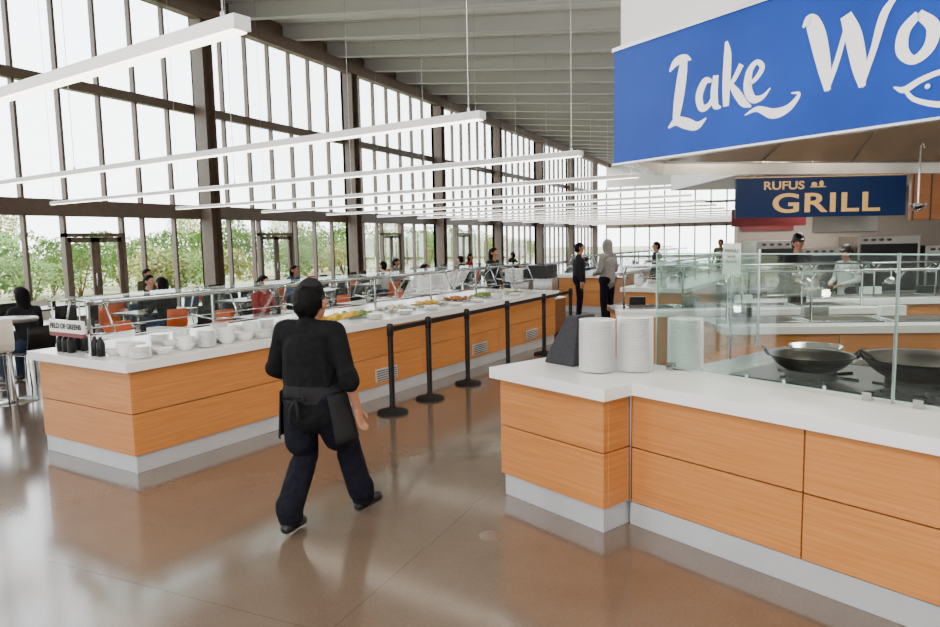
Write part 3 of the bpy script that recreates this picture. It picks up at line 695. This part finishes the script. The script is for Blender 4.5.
    if voxel<.012: remesh_obj('hands',hp,[skin],.0038,e,2)
    else:
        b=MB()
        for (l,a,b_,ra,rb,w,k) in hp: b.caps(a,b_,ra,rb,skin,w,k,8,2)
        b.build('hands',parent=e)
    b=MB()
    for s in (-1,1): b.ell(hd+f*.094+rt*s*.033+up*.008,(.011,.011,.008),M_porc,10,6);b.ell(hd+f*.103+rt*s*.033+up*.008,(.006,.006,.006),M_eye,8,6);b.caps(hd+f*.098+rt*s*.022+up*.028,hd+f*.092+rt*s*.045+up*.028,.004,.003,hairm)
    b.caps(hd+f*.088-rt*.02-up*.055,hd+f*.088+rt*.02-up*.055,.006,.006,M_lip)
    b.build('face',parent=e)
    return e
W=stand()
W.update(shL=(-.20,-.01,1.335),shR=(.20,-.02,1.335),neck=(-.01,-.005,1.38),head=(-.01,.035,1.52),chest=(0,0,1.22),
 elL=(-.30,.0,1.07),wrL=(-.20,.22,.98),hdL=(.6,1,-.1),elR=(.285,-.03,1.06),wrR=(.29,.08,.81),hdR=(.06,.22,-1),
 hipL=(-.10,0,.86),hipR=(.10,0,.86),knL=(-.09,.02,.46),anL=(-.06,-.25,.105),knR=(.145,.20,.49),anR=(.20,.27,.095),fL=(-.05,1,-.12),fR=(.35,1,.18),look=(.05,1,-.14),pel=(0,0,.91))
def wx(A,V):
    A(0,(0,-.01,.80),(0,0,1.0),.172,.165,(1,0,0),1.22)
    A(0,(0,-.03,1.0),(0,-.045,1.22),.135,.125,(1,0,0),1.50)
    A(5,(0,0,.90),(0,0,.925),.178,.178,(1,0,0),1.23)
    A(1,(-.095,-.03,.58),(-.105,0,.80),.11,.125);A(1,(.125,.09,.60),(.105,0,.80),.11,.125)
    A(1,V['knL']+Vector((0,-.05,-.05)),V['anL']+Vector((0,0,.07)),.092,.090);A(1,V['knR']+Vector((0,0,-.05)),V['anR']+Vector((0,-.03,.07)),.092,.090)
    A(1,V['anL']+Vector((0,0,.10)),V['anL']+Vector((0,.01,.02)),.090,.085);A(1,V['anR']+Vector((0,-.02,.10)),V['anR']+Vector((0,0,.02)),.090,.085)
    h=V['head'];f=V['look'].normalized();rt=f.cross(Vector((0,0,1)))
    A(3,h-f*.035+Vector((0,0,.025)),h-f*.01+Vector((0,0,.05)),.108,.100,tuple(rt),1.0)
    A(3,h-f*.055-Vector((0,0,.04)),h-f*.05+Vector((0,0,.0)),.076,.087,tuple(rt),1.14)
    A(3,h-f*.13-Vector((0,0,.045)),h-f*.12-Vector((0,0,.035)),.040,.043,tuple(rt),1.15)
    for s in (-1,1): A(2,h+rt*s*.106+f*.005-Vector((0,0,.028)),h+rt*s*.110-Vector((0,0,-.008)),.012,.017,tuple(f),1.0)
    A(2,h+f*.03-Vector((0,0,.05)),h+f*.035-Vector((0,0,.0)),.075,.088,tuple(rt),1.02)
    A(0,(-.01,-.03,1.35),(-.01,-.03,1.385),.085,.064)
    A(0,(-.14,-.02,1.315),(.14,-.02,1.315),.085,.085)
wk=person('kitchen_worker',(-2.87,3.76,0),rad(4),W,M_cloth,M_pants,M_skin,voxel=.0095,bulk=1.2,sleeve='elbow',extra=wx,sc=.985,hat=mat('apron_black',(.016,.016,.018),.9,spec=.15))
b=MB();h=Vector(W['head']);f=Vector(W['look']).normalized();rt=f.cross(Vector((0,0,1)));up=Vector((0,0,1))
cc=h-f*.022+up*.038;bun=h-f*.112-up*.04
for i in range(34):
    a=rad(-100+200*i/33);start=cc+(f*.055*math.cos(a)+rt*.103*math.sin(a)+up*.088*max(.15,math.cos(a*.9)));pts=[]
    for t in range(9):
        s_=t/8;p=start.lerp(bun,s_);dv=(p-cc);r_=.111-.004*s_
        if s_<.85 and dv.length>1e-4: p=cc+dv.normalized()*max(dv.length,r_)
        pts.append(p)
    b.tube(pts,.0055,M_hair,6)
for i in range(8):
    a=i*math.pi/4;b.tube([bun+rt*.040*math.cos(a)+up*.036*math.sin(a),bun-f*.035+rt*.030*math.cos(a+.5)+up*.027*math.sin(a+.5),bun-f*.060+rt*.008*math.cos(a+1)+up*.008*math.sin(a+1)],.009,M_hair,6)
b.build('hair_strands',parent=wk)
M_apr=MATS['apron_black']
b=MB();vs=[];N=22;R_=7
for j in range(R_):
    z=.925-.33*j/(R_-1)
    for i in range(N+1):
        a=rad(-38)+rad(256)*i/N;rr=1+.22*j/(R_-1)+.025*math.sin(i*1.9)*j/(R_-1)
        vs.append((.228*rr*math.cos(a),.192*rr*math.sin(a)+.05*j/(R_-1),z))
fs=[(j*(N+1)+i,j*(N+1)+i+1,(j+1)*(N+1)+i+1,(j+1)*(N+1)+i) for j in range(R_-1) for i in range(N)]
b.add(vs,fs,M_apr,True)
b.tube([(-.01,-.200,.915),(-.06,-.235,.945),(-.09,-.228,.915),(-.01,-.205,.91)],.010,M_apr);b.tube([(.01,-.200,.915),(.06,-.235,.94),(.09,-.228,.91),(.01,-.205,.91)],.010,M_apr)
b.tube([(0,-.205,.915),(-.03,-.235,.85),(-.035,-.235,.75)],.010,M_apr);b.tube([(0,-.205,.915),(.025,-.235,.86),(.035,-.235,.78)],.010,M_apr)
o=b.build('apron',parent=wk);sm=o.modifiers.new('s','SOLIDIFY');sm.thickness=.006
Mc=lambda n,c: mat(n,c,.85,noise=.15,nscale=20,spec=.2,bump=.4)
grey=Mc('grey_hoodie',(.20,.19,.18));dk=Mc('charcoal_jacket',(.012,.012,.015));jean=Mc('denim',(.02,.032,.06));red=Mc('red_shirt',(.25,.02,.02));olive=Mc('olive_shirt',(.08,.08,.04));bl=Mc('blue_shirt',(.04,.08,.2));wh=Mc('white_shirt',(.55,.55,.55))
J=stand();J.update(wrL=(-.14,.24,1.05),wrR=(.14,.24,1.05),elL=(-.26,.0,1.12),elR=(.26,.0,1.12),hdL=(.8,.6,-.3),hdR=(-.8,.6,-.3))
person('standing_student',(-3.50,14.9,0),rad(65),J,grey,M_pants,M_skin2,sc=1.05,bulk=1.15,hood=True)
person('standing_student',(-4.35,15.7,0),rad(-75),stand(),dk,M_pants,M_skin,sc=1.02,bulk=1.1)
person('standing_student',(-3.2,19.3,0),rad(120),stand(),dk,jean,M_skin,sc=1.0)
person('standing_student',(-5.9,14.3,0),rad(-100),stand(),dk,jean,M_skin,sc=.98,longhair=True)
person('standing_student',(-.3,17.5,0),rad(100),stand(),wh,jean,M_skin2,sc=1.0)
person('standing_student',(-.6,21.0,0),rad(60),stand(),dk,jean,M_skin2,sc=1.0)
person('standing_student',(.4,24.0,0),rad(200),stand(),red,jean,M_skin,sc=1.0)
person('standing_student',(-2.0,24.5,0),rad(160),stand(),olive,jean,M_skin,sc=1.0)
person('line_cook',gs(1.40,.9),rad(24.4+180),J,dk,M_pants,M_skin,hat=M_black,sc=1.07)
person('line_cook',gs(2.5,1.4),rad(24.4+110),J,wh,M_pants,M_skin,hat=M_black,sc=.95)
person('standing_student',(3.5,11.6,0),rad(150),J,bl,jean,M_skin2,sc=.98)
seat_people=[(-9.62,6.29,90,dk,1),(-10.8,9.31,-90,dk,0),(-9.6,8.69,90,M_cloth,1),(rowx(9.0)-.6,9.31,-90,red,0),(-10.8,13.5,-90,bl,1),(-9.6,15.9,90,wh,0),(-13.6,11.7,-90,olive,0),(rowx(16.2)+.6,16.51,90,dk,1),(-10.8,18.3,-90,grey,0),(-9.6,20.7,90,dk,0),(-10.8,23.7,-90,red,1),(-9.6,25.5,90,dk,0),(rowx(21.0)+.6,21.31,90,bl,0),(-13.6,6.9,-90,grey,1),(rowx(13.8)-.6,14.11,-90,wh,1),(rowx(18.6)-.6,18.3,-90,dk,0)]
for i,(x,y,a,c,lh) in enumerate(seat_people):
    person('seated_student',(x,y,0),rad(a),sit(),c,jean,[M_skin,M_skin2][i%2],longhair=bool(lh),voxel=.02,seated=True)
# ------------------------------------------------------------------ outside
b=MB();b.box(-120,-20.05,-60,140,-.35,-.15,mat('dry_grass',(.34,.34,.16),.9,noise=.4,nscale=.4));b.build('ground_lawn')
b=MB();b.box(-20,-15.62,-10,70,-.15,-.05,mat('patio_concrete',(.6,.57,.53),.8,noise=.1));b.build('patio')
lm=[mat('leaf_green',(.17,.28,.055),.7,noise=.4,nscale=1.2),mat('leaf_olive',(.36,.37,.10),.7,noise=.35,nscale=1.2)]
def bush(seed,m,rx=1.6,rz=1.3,n=1700):
    r=random.Random(seed);b=MB()
    blobs=[(r.uniform(-1,1)*rx*.6,r.uniform(-1,1)*rx*.6,r.uniform(.5,1.2)*rz,r.uniform(.45,.8)) for _ in range(7)]
    for q in range(n):
        x,y,z,R0=r.choice(blobs);v=Vector((r.gauss(0,1),r.gauss(0,1),r.gauss(0,1))).normalized()*R0*rx*.6*r.uniform(.75,1.05)
        c=Vector((x,y,max(.05,z+v.z)))+Vector((v.x,v.y,0));s=r.uniform(.05,.11)
        u=Vector((r.gauss(0,1),r.gauss(0,1),r.gauss(0,1))).normalized();w=u.orthogonal().normalized()
        b.add([c-u*s,c+w*s*.5,c+u*s,c-w*s*.5],[(0,1,2,3)],m)
    for q in range(5): b.tube([(0,0,0),(r.uniform(-.5,.5),r.uniform(-.5,.5),rz)],.03,M_woodd,6)
    return b.mesh('shrub_mesh')
BM=[bush(1,lm[0]),bush(2,lm[1]),bush(3,lm[0],1.9,1.6)]
y=-4
while y<72:
    for X in (-24,-29):
        obj('shrub',random.choice(BM),(X+random.uniform(-1.2,1.2),y+random.uniform(-1,1),-.15),random.uniform(0,6),sc=random.uniform(.75,1.05)*(1 if X>-25 else 1.4))
    y+=2.2
def tree_mesh(seed):
    r=random.Random(seed);b=MB();b.tube([(0,0,0),(.05,.02,1.2),(0,.1,2.4)],.11,M_woodd,8)
    for q in range(6):
        a=r.uniform(0,6.28);b.tube([(0,.08,2.1),(math.cos(a)*.6,math.sin(a)*.6,3),(math.cos(a)*1.1,math.sin(a)*1.1,3.6)],.04,M_woodd,6)
    for q in range(2200):
        v=Vector((r.gauss(0,1),r.gauss(0,1),r.gauss(0,1))).normalized()*r.uniform(.5,1)
        c=Vector((v.x*1.7,v.y*1.7,3.4+v.z*1.2));s=r.uniform(.06,.12);u=Vector((r.gauss(0,1),r.gauss(0,1),r.gauss(0,1))).normalized();w=u.orthogonal().normalized()
        b.add([c-u*s,c+w*s*.5,c+u*s,c-w*s*.5],[(0,1,2,3)],lm[1])
    return b.mesh('tree_mesh')
TR=tree_mesh(5)
for x,y in ((-40,14),(-42,26),(-39,38),(-42,52),(-40,4),(-37,62)): obj('tree',TR,(x,y,-.15),random.uniform(0,6),sc=1.0)
# ------------------------------------------------------------------ world & lights
w=bpy.data.worlds.new('world');scn.world=w;w.use_nodes=True;nt=w.node_tree;bg=nt.nodes['Background']
tc=nt.nodes.new('ShaderNodeTexCoord');sp_=nt.nodes.new('ShaderNodeSeparateXYZ');r=nt.nodes.new('ShaderNodeValToRGB')
r.color_ramp.elements[0].position=.0;r.color_ramp.elements[0].color=(1,.99,.98,1);r.color_ramp.elements[1].position=.6;r.color_ramp.elements[1].color=(.88,.94,1,1)
nt.links.new(tc.outputs['Generated'],sp_.inputs[0]);nt.links.new(sp_.outputs['Z'],r.inputs[0]);nt.links.new(r.outputs[0],bg.inputs['Color']);bg.inputs['Strength'].default_value=7.5
def area(name,loc,size,power,col=(1,.93,.84),rot=(0,0,0),sy=None):
    l=bpy.data.lights.new(name,'AREA');l.energy=power;l.size=size;l.color=col
    if sy: l.shape='RECTANGLE';l.size_y=sy
    o=bpy.data.objects.new(name,l);bpy.context.collection.objects.link(o);o.location=loc;o.rotation_euler=rot;return o
def bulb(name,loc,power,col=(1,.86,.68),r=.06):
    l=bpy.data.lights.new(name,'POINT');l.energy=power;l.color=col;l.shadow_soft_size=r
    o=bpy.data.objects.new(name,l);bpy.context.collection.objects.link(o);o.location=loc
bulb('hood_lamp',(.5,5.5,2.72),55);bulb('hood_lamp',(1.5,5.2,2.72),55);bulb('hood_lamp',(2.4,6.0,2.72),55)
area('kitchen_fill_light',(1.5,9.6,3.6),2.0,240);area('kitchen_fill_light',gs(2.5,1.6,2.7),1.5,110)  # unseen area lights added to brighten the kitchen, no fixtures there
area('kitchen_fill_light',(-.5,14.5,4.2),2.5,300)  # another added fill, further back over the counters
area('entry_fill_light',(-1.5,-1.0,5.8),4.0,560,(1,.93,.85))  # added fill out of view, lifts the interior once the back is walled
area('entry_fill_light',(4.5,0.5,5.4),3.0,240,(1,.93,.85))  # second added fill, on the right side
# ------------------------------------------------------------------ camera
a=rad(24.4);p=math.atan(74.5/700);ro=.02
Fh=Vector((-math.sin(a),math.cos(a),0));Rh=Vector((math.cos(a),math.sin(a),0));Z=Vector((0,0,1))
F=Fh*math.cos(p)-Z*math.sin(p);U0=Fh*math.sin(p)+Z*math.cos(p);R=Rh*math.cos(ro)-U0*math.sin(ro);U=U0*math.cos(ro)+Rh*math.sin(ro)
cd=bpy.data.cameras.new('camera');co=bpy.data.objects.new('camera',cd);bpy.context.collection.objects.link(co)
co.matrix_world=Matrix(((R.x,U.x,-F.x,0),(R.y,U.y,-F.y,0),(R.z,U.z,-F.z,1.9),(0,0,0,1)))
cd.sensor_width=36;cd.lens=700/940*36;cd.clip_start=.05;cd.clip_end=400
scn.camera=co
